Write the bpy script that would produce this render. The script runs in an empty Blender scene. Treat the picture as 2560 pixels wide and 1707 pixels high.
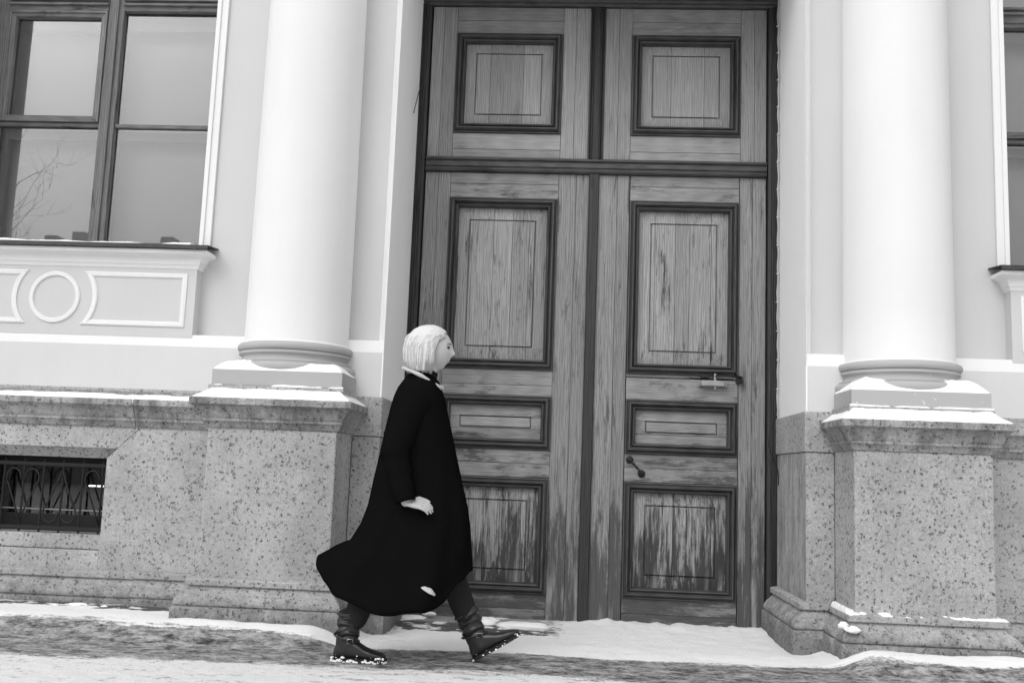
import bpy, bmesh, math, random
from mathutils import Vector, Matrix, noise as mnoise
random.seed(7)
S = bpy.context.scene
COL = S.collection
PI = math.pi

# ------------------------------------------------------------------ camera
yaw, pit, rol = math.radians(3.33), math.radians(7.49), math.radians(2.15)
fwd = Vector((-math.sin(yaw)*math.cos(pit), math.cos(yaw)*math.cos(pit), math.sin(pit)))
r0 = Vector((math.cos(yaw), math.sin(yaw), 0)); u0 = r0.cross(fwd)
rgt = r0*math.cos(rol) + u0*math.sin(rol); upv = -r0*math.sin(rol) + u0*math.cos(rol)
cam = bpy.data.cameras.new('camera'); cam.lens = 35.0; cam.sensor_width = 36.0
cam.clip_start = 0.05; cam.clip_end = 3000
co = bpy.data.objects.new('camera', cam); COL.objects.link(co)
co.matrix_world = Matrix(((rgt.x, upv.x, -fwd.x, 0), (rgt.y, upv.y, -fwd.y, 0), (rgt.z, upv.z, -fwd.z, 1.0), (0, 0, 0, 1)))
S.camera = co

# ------------------------------------------------------------------ sky, sun, exposure
SUN_EL, SUN_AZ = math.radians(42), math.radians(207)
w = bpy.data.worlds.new('World'); S.world = w; w.use_nodes = True
nt = w.node_tree; nt.nodes.clear()
sky = nt.nodes.new('ShaderNodeTexSky'); sky.sky_type = 'NISHITA'; sky.sun_disc = False
sky.sun_elevation = SUN_EL; sky.sun_rotation = SUN_AZ
sky.air_density = 2.5; sky.dust_density = 7.0; sky.ozone_density = 1.0
bw = nt.nodes.new('ShaderNodeRGBToBW'); bg = nt.nodes.new('ShaderNodeBackground'); wo = nt.nodes.new('ShaderNodeOutputWorld')
bg.inputs['Strength'].default_value = 0.15
nt.links.new(sky.outputs[0], bw.inputs[0]); nt.links.new(bw.outputs[0], bg.inputs[0]); nt.links.new(bg.outputs[0], wo.inputs[0])
sl = bpy.data.lights.new('sun', 'SUN'); sl.energy = 1.5; sl.angle = math.radians(165); sl.color = (1, 1, 1)
so = bpy.data.objects.new('sun', sl); COL.objects.link(so)
sd = Vector((math.sin(SUN_AZ)*math.cos(SUN_EL), math.cos(SUN_AZ)*math.cos(SUN_EL), math.sin(SUN_EL)))
so.rotation_euler = sd.to_track_quat('Z', 'Y').to_euler(); so.location = sd*40
S.view_settings.view_transform = 'Standard'; S.view_settings.look = 'None'
S.view_settings.gamma = 1.0; S.view_settings.exposure = -0.14; S.view_settings.use_curve_mapping = False

# ------------------------------------------------------------------ material helper
class Mat:
    def __init__(s, name, rough=0.8, spec=0.3):
        s.m = bpy.data.materials.new(name); s.m.use_nodes = True; s.t = s.m.node_tree
        s.b = s.t.nodes['Principled BSDF']
        s.b.inputs['Roughness'].default_value = rough; s.b.inputs['Specular IOR Level'].default_value = spec
        s.geo = None
    def link(s, a, b): s.t.links.new(a, b)
    def put(s, sock, v):
        if hasattr(v, 'is_output'): s.link(v, sock)
        else: sock.default_value = v
    def pos(s):
        if not s.geo:
            g = s.t.nodes.new('ShaderNodeNewGeometry'); s.geo = g.outputs['Position']
        return s.geo
    def rpos(s):
        oi = s.t.nodes.new('ShaderNodeObjectInfo')
        return s.vmath('ADD', s.pos(), s.vmath('SCALE', s.comb(oi.outputs['Random'], oi.outputs['Random'], oi.outputs['Random']), scale=17.0))
    def comb(s, x, y, z):
        n = s.t.nodes.new('ShaderNodeCombineXYZ'); s.put(n.inputs[0], x); s.put(n.inputs[1], y); s.put(n.inputs[2], z); return n.outputs[0]
    def sep(s, v):
        n = s.t.nodes.new('ShaderNodeSeparateXYZ'); s.link(v, n.inputs[0]); return n.outputs
    def vmath(s, op, a, b=None, scale=None):
        n = s.t.nodes.new('ShaderNodeVectorMath'); n.operation = op; s.put(n.inputs[0], a)
        if b is not None: s.put(n.inputs[1], b)
        if scale is not None: s.put(n.inputs['Scale'], scale)
        return n.outputs[0]
    def math(s, op, a, b=0.0, c=None, clamp=False):
        n = s.t.nodes.new('ShaderNodeMath'); n.operation = op; n.use_clamp = clamp; s.put(n.inputs[0], a); s.put(n.inputs[1], b)
        if c is not None: s.put(n.inputs[2], c)
        return n.outputs[0]
    def noise(s, vec, scale=1.0, detail=4.0, rough=0.55, dist=0.0):
        n = s.t.nodes.new('ShaderNodeTexNoise'); s.link(vec, n.inputs['Vector']); n.inputs['Scale'].default_value = scale
        n.inputs['Detail'].default_value = detail; n.inputs['Roughness'].default_value = rough; n.inputs['Distortion'].default_value = dist
        return n.outputs['Fac']
    def voro(s, vec, scale, feature='F1', rnd=1.0):
        n = s.t.nodes.new('ShaderNodeTexVoronoi'); n.feature = feature; s.link(vec, n.inputs['Vector']); n.inputs['Scale'].default_value = scale
        n.inputs['Randomness'].default_value = rnd
        return n.outputs
    def wave(s, vec, scale, dist, detail=2.0, dscale=1.0):
        n = s.t.nodes.new('ShaderNodeTexWave'); s.link(vec, n.inputs['Vector']); n.inputs['Scale'].default_value = scale
        n.inputs['Distortion'].default_value = dist; n.inputs['Detail'].default_value = detail; n.inputs['Detail Scale'].default_value = dscale
        return n.outputs['Fac']
    def step(s, v, a, b, lo=0.0, hi=1.0):
        n = s.t.nodes.new('ShaderNodeMapRange'); n.interpolation_type = 'SMOOTHSTEP'; s.put(n.inputs[0], v)
        n.inputs[1].default_value = a; n.inputs[2].default_value = b; n.inputs[3].default_value = lo; n.inputs[4].default_value = hi
        return n.outputs[0]
    def mix(s, f, a, b):
        n = s.t.nodes.new('ShaderNodeMix'); n.data_type = 'FLOAT'; s.put(n.inputs[0], f); s.put(n.inputs[2], a); s.put(n.inputs[3], b); return n.outputs[0]
    def grey(s, v):
        c = s.comb(v, v, v); s.link(c, s.b.inputs['Base Color'])
    def bump(s, h, strength=0.3, dist=0.01):
        n = s.t.nodes.new('ShaderNodeBump'); n.inputs['Strength'].default_value = strength; n.inputs['Distance'].default_value = dist
        s.link(h, n.inputs['Height']); s.link(n.outputs[0], s.b.inputs['Normal'])
MT = {}
def flat(name, v, rough=0.8, spec=0.3, metal=0.0, nz=0.15, nsc=40.0, bump=0.0):
    M = Mat(name, rough, spec); M.b.inputs['Metallic'].default_value = metal
    n = M.noise(M.pos(), nsc, 5)
    M.grey(M.math('MULTIPLY', v, M.mix(n, 1-nz, 1+nz)))
    if bump: M.bump(n, bump, 0.004)
    MT[name] = M.m; return M.m

def plaster(name, v):
    M = Mat(name, 0.9, 0.2); p = M.pos()
    big = M.noise(p, 1.3, 4, 0.6); x, y, z = M.sep(p)
    run = M.noise(M.comb(M.math('MULTIPLY', x, 9.0), M.math('MULTIPLY', y, 9.0), M.math('MULTIPLY', z, 0.8)), 1.0, 4, 0.6)
    fine = M.noise(p, 180, 4, 0.7)
    a = M.mix(big, 0.95, 1.045); b = M.mix(run, 0.97, 1.03); c = M.mix(fine, 0.95, 1.05)
    M.grey(M.math('MULTIPLY', M.math('MULTIPLY', v, a), M.math('MULTIPLY', b, c)))
    M.bump(M.math('ADD', M.math('MULTIPLY', fine, 0.5), M.noise(p, 14, 4)), 0.16, 0.005)
    MT[name] = M.m
plaster('plaster_white', 0.77); plaster('column_paint', 0.74); plaster('jamb_white_lit', 0.88); plaster('plaster_wall', 0.575); plaster('plaster_dado', 0.63); plaster('paint_grey', 0.41)  # door recess lining: same white trim paint, brighter light put into its colour

def paint_chipped(name, v):     # grey paint flaking to white on the right hand column base
    M = Mat(name, 0.85, 0.25); p = M.pos()
    n = M.noise(p, 26, 6, 0.7); msk = M.step(n, 0.64, 0.67)
    x, y, z = M.sep(p)
    n2 = M.noise(M.comb(M.math('MULTIPLY', x, 9.0), M.math('MULTIPLY', y, 9.0), M.math('MULTIPLY', z, 25.0)), 1.0, 3)
    msk = M.math('MULTIPLY', msk, M.step(n2, 0.44, 0.52))
    fine = M.noise(p, 150, 4, 0.7)
    M.grey(M.math('MULTIPLY', M.mix(msk, v, 0.8), M.mix(fine, 0.94, 1.06))); M.bump(fine, 0.1, 0.004); MT[name] = M.m
paint_chipped('paint_chipped', 0.41)

def granite(name, v, stain=0.0, dark=1.0, smear=False, foot=0.0):
    M = Mat(name, 0.82, 0.25); p = M.rpos()
    warp = p
    if smear:                   # sawn side: crystals drawn out into vertical streaks
        x, y, z = M.sep(p); warp = M.comb(x, y, M.math('MULTIPLY', z, 0.22))
    n1 = M.noise(warp, 75, 3, 0.68, 0.9); n2 = M.noise(warp, 190, 3, 0.75); n3 = M.noise(p, 2.2, 5, 0.65)
    dens = M.mix(M.noise(p, 5, 3, 0.6), -0.09, 0.09)
    vo = M.voro(M.vmath('ADD', warp, M.vmath('SCALE', M.comb(n1, n2, M.noise(warp, 90, 2)), scale=0.045)), 72)
    cell = M.sep(vo['Color'])[0]
    sp = M.math('MULTIPLY', M.step(M.math('ADD', cell, dens), 0.84, 0.87), M.step(vo['Distance'], 0.66, 0.40))
    sp2 = M.step(M.math('ADD', n1, M.math('MULTIPLY', dens, 0.5)), 0.62, 0.68); sp3 = M.math('MULTIPLY', M.step(n2, 0.60, 0.70), 0.55)
    spk = M.math('MAXIMUM', M.math('MAXIMUM', sp, M.math('MULTIPLY', sp2, 0.7)), sp3)
    base = M.math('MULTIPLY', v, M.math('MULTIPLY', M.mix(n2, 0.72, 1.28), M.mix(M.step(n3, 0.25, 0.75), 0.80, 1.17)))
    pale = M.step(M.noise(warp, 48, 4, 0.75), 0.40, 0.66); mid_ = M.noise(warp, 105, 3, 0.8)
    base = M.math('MULTIPLY', M.math('MULTIPLY', base, M.mix(pale, 0.92, 1.08)), M.mix(M.step(mid_, 0.3, 0.7), 0.82, 1.16))
    col = M.mix(M.math('MULTIPLY', spk, 0.6 if smear else 0.9), base, 0.055)
    if stain:
        x, y, z = M.sep(M.pos())
        st = M.noise(M.comb(M.math('MULTIPLY', x, 10.0), M.math('MULTIPLY', y, 10.0), M.math('MULTIPLY', z, 1.1)), 1.0, 5, 0.65)
        col = M.math('MULTIPLY', col, M.mix(M.step(st, 0.40, 0.66), 1.0, 1.0-stain))
    if foot:                    # grime in uneven blotches along the splash zone of the base
        z = M.sep(M.pos())[2]; g = M.math('ADD', M.math('MULTIPLY', M.math('SUBTRACT', foot, z), 1.6), M.noise(M.pos(), 9, 5, 0.7))
        col = M.math('MULTIPLY', col, M.mix(M.step(g, 0.42, 0.85), 1.0, 0.48))
    M.grey(col)
    M.bump(M.math('SUBTRACT', M.math('ADD', n2, M.math('MULTIPLY', M.noise(p, 30, 4), 0.8)), M.math('MULTIPLY', spk, 0.5)), 0.35, 0.006)
    MT[name] = M.m
granite('granite', 0.415); granite('granite_base', 0.40, foot=0.24); granite('granite_cap', 0.37, stain=0.45)
granite('granite_jamb', 0.40, stain=0.35, smear=True)

def wood(name, vert, lo, hi, stain=0.5, foot=False, spec=0.25, rough=0.72):
    M = Mat(name, rough, spec); p = M.rpos(); x, y, z = M.sep(p)
    wx, wy, wz = M.sep(M.pos())
    A = (lambda a, b: M.comb(M.math('MULTIPLY', x, a), M.math('MULTIPLY', y, a), M.math('MULTIPLY', z, b))) if vert else \
        (lambda a, b: M.comb(M.math('MULTIPLY', x, b), M.math('MULTIPLY', y, a), M.math('MULTIPLY', z, a)))
    g1 = M.noise(A(230, 5.0), 1.0, 4, 0.7, 0.3); g2 = M.noise(A(75, 1.3), 1.0, 5, 0.7, 0.5)
    cath = M.wave(A(1.0, 0.07), 22, 14.0 if vert else 5.0, 4.0, 1.1)
    blot = M.noise(A(13.0, 1.7) if vert else A(8.0, 2.2), 1.0, 8, 0.76, 0.3); big = M.noise(p, 0.9, 3)
    cw_ = 0.16 if vert else 0.06
    g = M.math('ADD', M.math('MULTIPLY', g1, 0.50), M.math('ADD', M.math('MULTIPLY', g2, 0.50-cw_), M.math('MULTIPLY', cath, cw_)))
    col = M.mix(M.step(g, 0.30, 0.70), lo, hi)
    col = M.math('MULTIPLY', col, M.mix(big, 0.82, 1.18))
    oi = M.t.nodes.new('ShaderNodeObjectInfo'); col = M.math('MULTIPLY', col, M.mix(oi.outputs['Random'], 0.88, 1.12))
    crack = M.step(M.noise(A(70, 0.9), 1.0, 3, 0.6, 1.2), 0.30, 0.24)
    thr = M.math('ADD', blot, M.math('MULTIPLY', g2, 0.35))
    if foot:                    # remains of dark varnish and damp, patchier and denser towards the foot of the door
        low = M.step(wz, 1.9, -0.05); thr = M.math('ADD', thr, M.math('MULTIPLY', low, 0.13))
        thr = M.math('ADD', thr, M.math('MULTIPLY', M.step(wz, 0.85, 0.0), 0.10 if vert else 0.02))
    col = M.mix(M.math('MULTIPLY', M.step(thr, 0.71, 0.85), stain), col, M.math('MULTIPLY', lo, 0.22))
    if foot and vert:
        drip = M.noise(M.comb(M.math('MULTIPLY', wx, 13.0), 3.0, M.math('MULTIPLY', wz, 1.1)), 1.0, 4, 0.6)
        salt = M.math('MULTIPLY', M.step(drip, 0.50, 0.64), M.step(M.math('ADD', wz, M.math('MULTIPLY', drip, -0.25)), 0.28, -0.02))
        col = M.mix(M.math('MULTIPLY', salt, 0.6), col, 0.40)
    col = M.mix(M.math('MULTIPLY', crack, 0.75), col, 0.03)
    M.grey(col)
    M.bump(M.math('SUBTRACT', M.math('ADD', g1, g2), crack), 0.35, 0.004)
    MT[name] = M.m
wood('wood_upright', True, 0.15, 0.31, 0.75, True); wood('wood_level', False, 0.15, 0.31, 0.75, True)
wood('wood_upright_top', True, 0.185, 0.34, 0.35); wood('wood_level_top', False, 0.185, 0.34, 0.35)
wood('wood_panel', True, 0.17, 0.36, 0.95, True); wood('wood_panel_level', False, 0.17, 0.35, 0.8, True)
wood('varnish_upright', True, 0.026, 0.088, 0.7, False, 0.4, 0.5); wood('varnish_level', False, 0.026, 0.088, 0.7, False, 0.4, 0.5)
wood('bar_dark', True, 0.016, 0.05, 0.6, False, 0.35, 0.55); wood('window_wood', True, 0.10, 0.22, 0.6); wood('window_wood_level', False, 0.08, 0.2, 0.8)
flat('iron', 0.02, 0.55, 0.4, 0.3); flat('lead', 0.06, 0.5, 0.4, 0.4, 0.4, 25); flat('steel_paint', 0.3, 0.45, 0.5, 0.0, 0.2, 20)
flat('cable_pale', 0.42, 0.6); flat('cable_black', 0.015, 0.5); flat('clip_white', 0.6, 0.5)
flat('dark_room', 0.05, 0.9); flat('room_pale', 0.3, 0.9)
flat('blind', 0.50, 0.9, 0.1, 0, 0.06, 3)
flat('facade_far', 0.5, 0.9); flat('roof_far', 0.12, 0.8); flat('bark', 0.07, 0.9)
flat('coat_black', 0.006, 1.0, 0.0, 0, 0.5, 300, 0.4); flat('trouser_dark', 0.022, 0.9, 0.1, 0, 0.4, 120, 0.3)
flat('skin', 0.46, 0.55, 0.35, 0, 0.06, 60); flat('eye_dark', 0.03, 0.2, 0.5); flat('lip', 0.30, 0.5)
flat('hair_pale', 0.62, 0.55, 0.4, 0, 0.22, 300); flat('brow_hair', 0.16, 0.8)
flat('scarf_pale', 0.5, 0.9, 0.1, 0, 0.15, 120, 0.4); flat('knit_black', 0.012, 0.95, 0.1, 0, 0.4, 200, 0.4)
flat('leather', 0.018, 0.32, 0.5, 0, 0.5, 30, 0.2); flat('sole_rubber', 0.012, 0.7); flat('buckle_metal', 0.5, 0.3, 0.5, 1.0)

def snowmat(name, v=0.90):
    M = Mat(name, 0.75, 0.25); p = M.pos(); n = M.noise(p, 22, 6, 0.6); f = M.noise(p, 260, 3, 0.6)
    M.grey(M.math('MULTIPLY', v, M.mix(f, 0.95, 1.03))); M.bump(M.math('ADD', n, M.math('MULTIPLY', f, 0.2)), 0.25, 0.02); MT[name] = M.m
snowmat('snow')

def glassmat(name, boost):
    M = Mat(name); t = M.t
    fr = t.nodes.new('ShaderNodeFresnel'); fr.inputs[0].default_value = 1.52
    gl = t.nodes.new('ShaderNodeBsdfGlossy'); gl.inputs['Roughness'].default_value = 0.0; gl.inputs['Color'].default_value = (.95, .95, .95, 1)
    tr = t.nodes.new('ShaderNodeBsdfTransparent'); tr.inputs['Color'].default_value = (.88, .88, .88, 1)
    ms = t.nodes.new('ShaderNodeMixShader'); M.link(M.math('MULTIPLY', fr.outputs[0], boost, clamp=True), ms.inputs[0])
    M.link(tr.outputs[0], ms.inputs[1]); M.link(gl.outputs[0], ms.inputs[2])
    M.link(ms.outputs[0], t.nodes['Material Output'].inputs['Surface']); MT[name] = M.m
glassmat('window_glass', 1.5); glassmat('cellar_glass', 1.2)
M = Mat('lamp_glow'); M.b.inputs['Emission Color'].default_value = (1, 1, 1, 1); M.b.inputs['Emission Strength'].default_value = 3.0; MT['lamp_glow'] = M.m

def pavement_mat():
    M = Mat('pavement', 0.7, 0.3); p = M.pos(); x, y, z = M.sep(p)
    A = lambda a, b: M.comb(M.math('MULTIPLY', x, a), M.math('MULTIPLY', y, b), 0.0)
    wob = M.noise(A(0.5, 1.6), 1.0, 5, 0.62)
    yy = M.math('ADD', y, M.math('MULTIPLY', M.math('SUBTRACT', wob, 0.5), 0.50))
    st = M.noise(A(2.6, 13.0), 1.0, 7, 0.72, 0.6)              # streaks rubbed along the walking line
    st2 = M.noise(A(9.0, 34.0), 1.0, 5, 0.72)
    fine = M.noise(p, 95, 5, 0.75); mid = M.noise(p, 24, 5, 0.7)
    lane = M.math('MULTIPLY', M.step(yy, 5.80, 5.66), M.step(yy, 5.02, 5.26))    # bare trodden ice between two snow strips
    outer = M.step(yy, 5.5, 5.2)
    d = M.math('ADD', M.math('MULTIPLY', lane, 0.30), M.math('MULTIPLY', outer, 0.085))
    k = M.math('ADD', M.math('ADD', M.math('MULTIPLY', st, 0.55), M.math('MULTIPLY', st2, 0.25)), M.math('MULTIPLY', mid, 0.2))
    k = M.math('ADD', k, M.math('MULTIPLY', M.math('SUBTRACT', fine, 0.5), 0.22))
    ice = M.step(M.math('ADD', M.math('ADD', k, d), M.math('MULTIPLY', M.math('SUBTRACT', M.noise(A(14.0, 26.0), 1.0, 7, 0.8), 0.5), 0.42)), 0.60, 0.72)
    clean = M.step(yy, 5.62, 5.78)
    # wet flagstone swept bare in front of the left leaf
    bx = M.math('MULTIPLY', M.step(M.math('ADD', x, M.math('MULTIPLY', M.math('SUBTRACT', mid, 0.5), 0.5)), 0.02, -0.12), M.step(x, -1.33, -1.28))
    edge = M.math('ADD', y, M.math('MULTIPLY', M.math('SUBTRACT', M.noise(p, 7, 5, 0.7), 0.5), 0.28))
    bare = M.math('MULTIPLY', bx, M.step(edge, 6.60, 6.64))
    gap = M.math('MULTIPLY', M.step(x, -2.1, -2.25), M.step(edge, 6.13, 6.16))   # bare asphalt under the foot of the plain wall
    bare = M.math('MAXIMUM', bare, gap)
    patch = M.step(M.noise(A(5.0, 9.0), 1.0, 5, 0.65), 0.53, 0.57)
    bare = M.math('MULTIPLY', bare, M.math('SUBTRACT', 1.0, patch))
    t1 = M.noise(A(7.0, 13.0), 1.0, 8, 0.80, 0.3); t2 = M.noise(A(24.0, 42.0), 1.0, 6, 0.8)
    tx = M.math('ADD', M.math('MULTIPLY', t1, 0.6), M.math('MULTIPLY', t2, 0.4))
    icec = M.mix(M.step(tx, 0.40, 0.61), 0.03, 0.52)
    snowc = M.math('MULTIPLY', 0.90, M.mix(fine, 0.95, 1.03))
    snowc = M.math('MULTIPLY', snowc, M.mix(clean, M.mix(st, 0.72, 1.02), 1.0))
    stone = M.math('MULTIPLY', 0.10, M.mix(fine, 0.5, 1.5))
    frost = M.step(M.math('ADD', y, M.math('MULTIPLY', mid, 0.2)), 7.02, 7.12)
    stone = M.mix(frost, stone, 0.36)
    col = M.mix(ice, snowc, icec); col = M.mix(bare, col, stone)
    M.grey(col); M.put(M.b.inputs['Roughness'], M.mix(ice, 0.8, 0.5))
    M.bump(M.math('ADD', M.math('ADD', mid, M.math('MULTIPLY', fine, 0.6)), M.math('MULTIPLY', st2, 0.5)), 0.55, 0.02)
    MT['pavement'] = M.m
pavement_mat()

# ------------------------------------------------------------------ mesh helpers
ORG = {}
def mk(name, verts, faces, mat, parent=None, smooth=False, label=None):
    vs = [Vector(v) for v in verts]
    lo = Vector((min(v.x for v in vs), min(v.y for v in vs), min(v.z for v in vs)))
    hi = Vector((max(v.x for v in vs), max(v.y for v in vs), max(v.z for v in vs)))
    o = Vector(((lo.x+hi.x)/2, (lo.y+hi.y)/2, lo.z))
    me = bpy.data.meshes.new(name); me.from_pydata([tuple(v-o) for v in vs], [], [tuple(f) for f in faces]); me.update()
    bm = bmesh.new(); bm.from_mesh(me); bmesh.ops.recalc_face_normals(bm, faces=bm.faces)
    if smooth:
        for f in bm.faces: f.smooth = True
    bm.to_mesh(me); bm.free()
    me.materials.append(MT[mat] if isinstance(mat, str) else mat)
    ob = bpy.data.objects.new(name, me); COL.objects.link(ob); ORG[ob.name] = o
    if parent: ob.parent = parent; ob.location = o - ORG[parent.name]
    else: ob.location = o
    if label: ob['label'] = label
    return ob
def tag(ob, label, cat=None, group=None, kind=None):
    if label: ob['label'] = label
    if cat: ob['category'] = cat
    if group: ob['group'] = group
    if kind: ob['kind'] = kind
    return ob
def empty(name, loc):
    o = bpy.data.objects.new(name, None); COL.objects.link(o); o.location = loc; o.empty_display_size = 0.2; ORG[o.name] = Vector(loc); return o
class G:                        # collects solids for ONE mesh
    def __init__(s): s.v = []; s.f = []
    def add(s, v, f):
        b = len(s.v); s.v += [tuple(q) for q in v]; s.f += [tuple(i+b for i in q) for q in f]; return s
    def box(s, x0, x1, y0, y1, z0, z1, bev=0.0):
        if bev:
            bm = bmesh.new(); bmesh.ops.create_cube(bm, size=1.0)
            for v in bm.verts: v.co = Vector(((x0+x1)/2+v.co.x*(x1-x0), (y0+y1)/2+v.co.y*(y1-y0), (z0+z1)/2+v.co.z*(z1-z0)))
            bmesh.ops.bevel(bm, geom=bm.edges[:], offset=bev, segments=2, affect='EDGES', profile=0.6)
            bm.verts.index_update(); s.add([v.co[:] for v in bm.verts], [[v.index for v in f.verts] for f in bm.faces]); bm.free(); return s
        v = [(x0,y0,z0),(x1,y0,z0),(x1,y1,z0),(x0,y1,z0),(x0,y0,z1),(x1,y0,z1),(x1,y1,z1),(x0,y1,z1)]
        return s.add(v, [(0,3,2,1),(4,5,6,7),(0,1,5,4),(1,2,6,5),(2,3,7,6),(3,0,4,7)])
    def prism(s, poly, axis, a, b):
        n = len(poly); f3 = {'x': lambda p, t: (t, p[0], p[1]), 'y': lambda p, t: (p[0], t, p[1]), 'z': lambda p, t: (p[0], p[1], t)}[axis]
        v = [f3(p, a) for p in poly] + [f3(p, b) for p in poly]
        return s.add(v, [tuple(range(n)), tuple(range(2*n-1, n-1, -1))] + [(i, (i+1) % n, (i+1) % n+n, i+n) for i in range(n)])
    def sweep(s, prof, path):    # prof: closed (out, z) ring, path: plan polyline, outward = right of travel
        P = [Vector((p[0], p[1])) for p in path]; n = len(P); m = len(prof); v = []
        for i in range(n):
            ns = []
            for a, b in ((i-1, i), (i, i+1)):
                if a >= 0 and b < n:
                    d = (P[b]-P[a]).normalized(); ns.append(Vector((d.y, -d.x)))
            off = ns[0] if len(ns) == 1 else (ns[0]+ns[1])/(1+ns[0].dot(ns[1]))
            for o, z in prof: v.append((P[i].x+off.x*o, P[i].y+off.y*o, z))
        f = [(i*m+j, i*m+(j+1) % m, (i+1)*m+(j+1) % m, (i+1)*m+j) for i in range(n-1) for j in range(m)]
        return s.add(v, f+[tuple(range(m)), tuple(range((n-1)*m, n*m))])
    def frame(s, x0, x1, z0, z1, y, prof, c):   # one mitred length of moulding: side c of a rectangle on plane y, prof (inset, height towards viewer)
        m = len(prof); v = []; cn = ((0,0),(1,0),(1,1),(0,1))
        for sx, sz in (cn[c], cn[(c+1) % 4]):
            for o, h in prof: v.append(((x0+o) if not sx else (x1-o), y-h, (z0+o) if not sz else (z1-o)))
        return s.add(v, [(j, (j+1) % m, (j+1) % m+m, j+m) for j in range(m)]+[tuple(range(m)), tuple(range(m, 2*m))])
    def lathe(s, prof, cx, cy, seg=64):
        m = len(prof); v = []
        for i in range(seg):
            a = 2*PI*i/seg
            for r, z in prof: v.append((cx+r*math.cos(a), cy+r*math.sin(a), z))
        f = [(i*m+j, ((i+1) % seg)*m+j, ((i+1) % seg)*m+j+1, i*m+j+1) for i in range(seg) for j in range(m-1)]
        return s.add(v, f+[tuple(i*m for i in range(seg)), tuple(i*m+m-1 for i in range(seg-1, -1, -1))])
    def tube(s, pts, rad, seg=8, flat=1.0, cap=True):
        P = [Vector(p) for p in pts]; n = len(P); R = rad if isinstance(rad, (list, tuple)) else [rad]*n
        v = []; N = None
        for i in range(n):
            t = (P[min(i+1, n-1)]-P[max(i-1, 0)]).normalized()
            if N is None: N = t.orthogonal().normalized()
            N = (N-t*N.dot(t)).normalized(); B = t.cross(N)
            for k in range(seg):
                a = 2*PI*k/seg; v.append(P[i]+(N*math.cos(a)+B*math.sin(a)*flat)*R[i])
        f = [(i*seg+k, i*seg+(k+1) % seg, (i+1)*seg+(k+1) % seg, (i+1)*seg+k) for i in range(n-1) for k in range(seg)]
        if cap: f += [tuple(range(seg)), tuple(range((n-1)*seg, n*seg))]
        return s.add(v, f)
    def limb(s, pts, rad, seg=14):           # closed rounded tube for the remeshed body
        s.tube(pts, rad, seg)
        for p, r in zip(pts, rad): s.ball(p, (r, r, r), 10, 7)
        return s
    def ball(s, c, r, nu=16, nv=10, fn=None):
        v = [(0, 0, 1)]
        for i in range(1, nv):
            a = PI*i/nv
            for k in range(nu): v.append((math.sin(a)*math.cos(2*PI*k/nu), math.sin(a)*math.sin(2*PI*k/nu), math.cos(a)))
        v.append((0, 0, -1)); L = len(v)-1
        f = [(0, 1+k, 1+(k+1) % nu) for k in range(nu)]
        for i in range(nv-2):
            b = 1+i*nu; f += [(b+k, b+nu+k, b+nu+(k+1) % nu, b+(k+1) % nu) for k in range(nu)]
        b = 1+(nv-2)*nu; f += [(b+k, L, b+(k+1) % nu) for k in range(nu)]
        vv = [(q[0]*r[0], q[1]*r[1], q[2]*r[2]) for q in v]
        if fn: vv = [fn(*q) for q in vv]
        return s.add([(q[0]+c[0], q[1]+c[1], q[2]+c[2]) for q in vv], f)
    def grid(s, xs, ys, fz, skirt=0.0):
        n, m = len(xs), len(ys); v = [(x, y, fz(x, y)) for y in ys for x in xs]
        f = [(j*n+i, j*n+i+1, (j+1)*n+i+1, (j+1)*n+i) for j in range(m-1) for i in range(n-1)]
        s.add(v, f)
        if skirt:
            ring = [(i, 0) for i in range(n)]+[(n-1, j) for j in range(1, m)]+[(i, m-1) for i in range(n-2, -1, -1)]+[(0, j) for j in range(m-2, 0, -1)]
            vs = []; 
            for i, j in ring: q = v[j*n+i]; vs += [q, (q[0], q[1], q[2]-skirt)]
            L = len(ring); s.add(vs, [(2*k, 2*((k+1) % L), 2*((k+1) % L)+1, 2*k+1) for k in range(L)])
        return s
    def out(s, name, mat, parent=None, smooth=False, label=None): return mk(name, s.v, s.f, mat, parent, smooth, label)
def auto(ob, deg=35):
    me = ob.data
    for p in me.polygons: p.use_smooth = True
    bm = bmesh.new(); bm.from_mesh(me)
    for e in bm.edges:
        if len(e.link_faces) == 2 and e.calc_face_angle(0) > math.radians(deg): e.smooth = False
    bm.to_mesh(me); bm.free(); return ob
def lin(a, b, n): return [a+(b-a)*i/(n-1) for i in range(n)]
def sst(a, b, x):
    t = max(0.0, min(1.0, (x-a)/(b-a))); return t*t*(3-2*t)
def nz(x, y, z=0.0, o=4): return mnoise.fractal(Vector((x, y, z)), 1.0, 2.0, o)

# ------------------------------------------------------------------ key dimensions (metres)
XC = 0.15; OFF = 1.932                       # door axis, column axis offset
YD, YW, YU, YA, YP, YG = 7.30, 6.38, 6.49, 6.395, 5.97, 6.88
HALF = 1.355                                 # half width of door opening
TOP = 6.2
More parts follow.
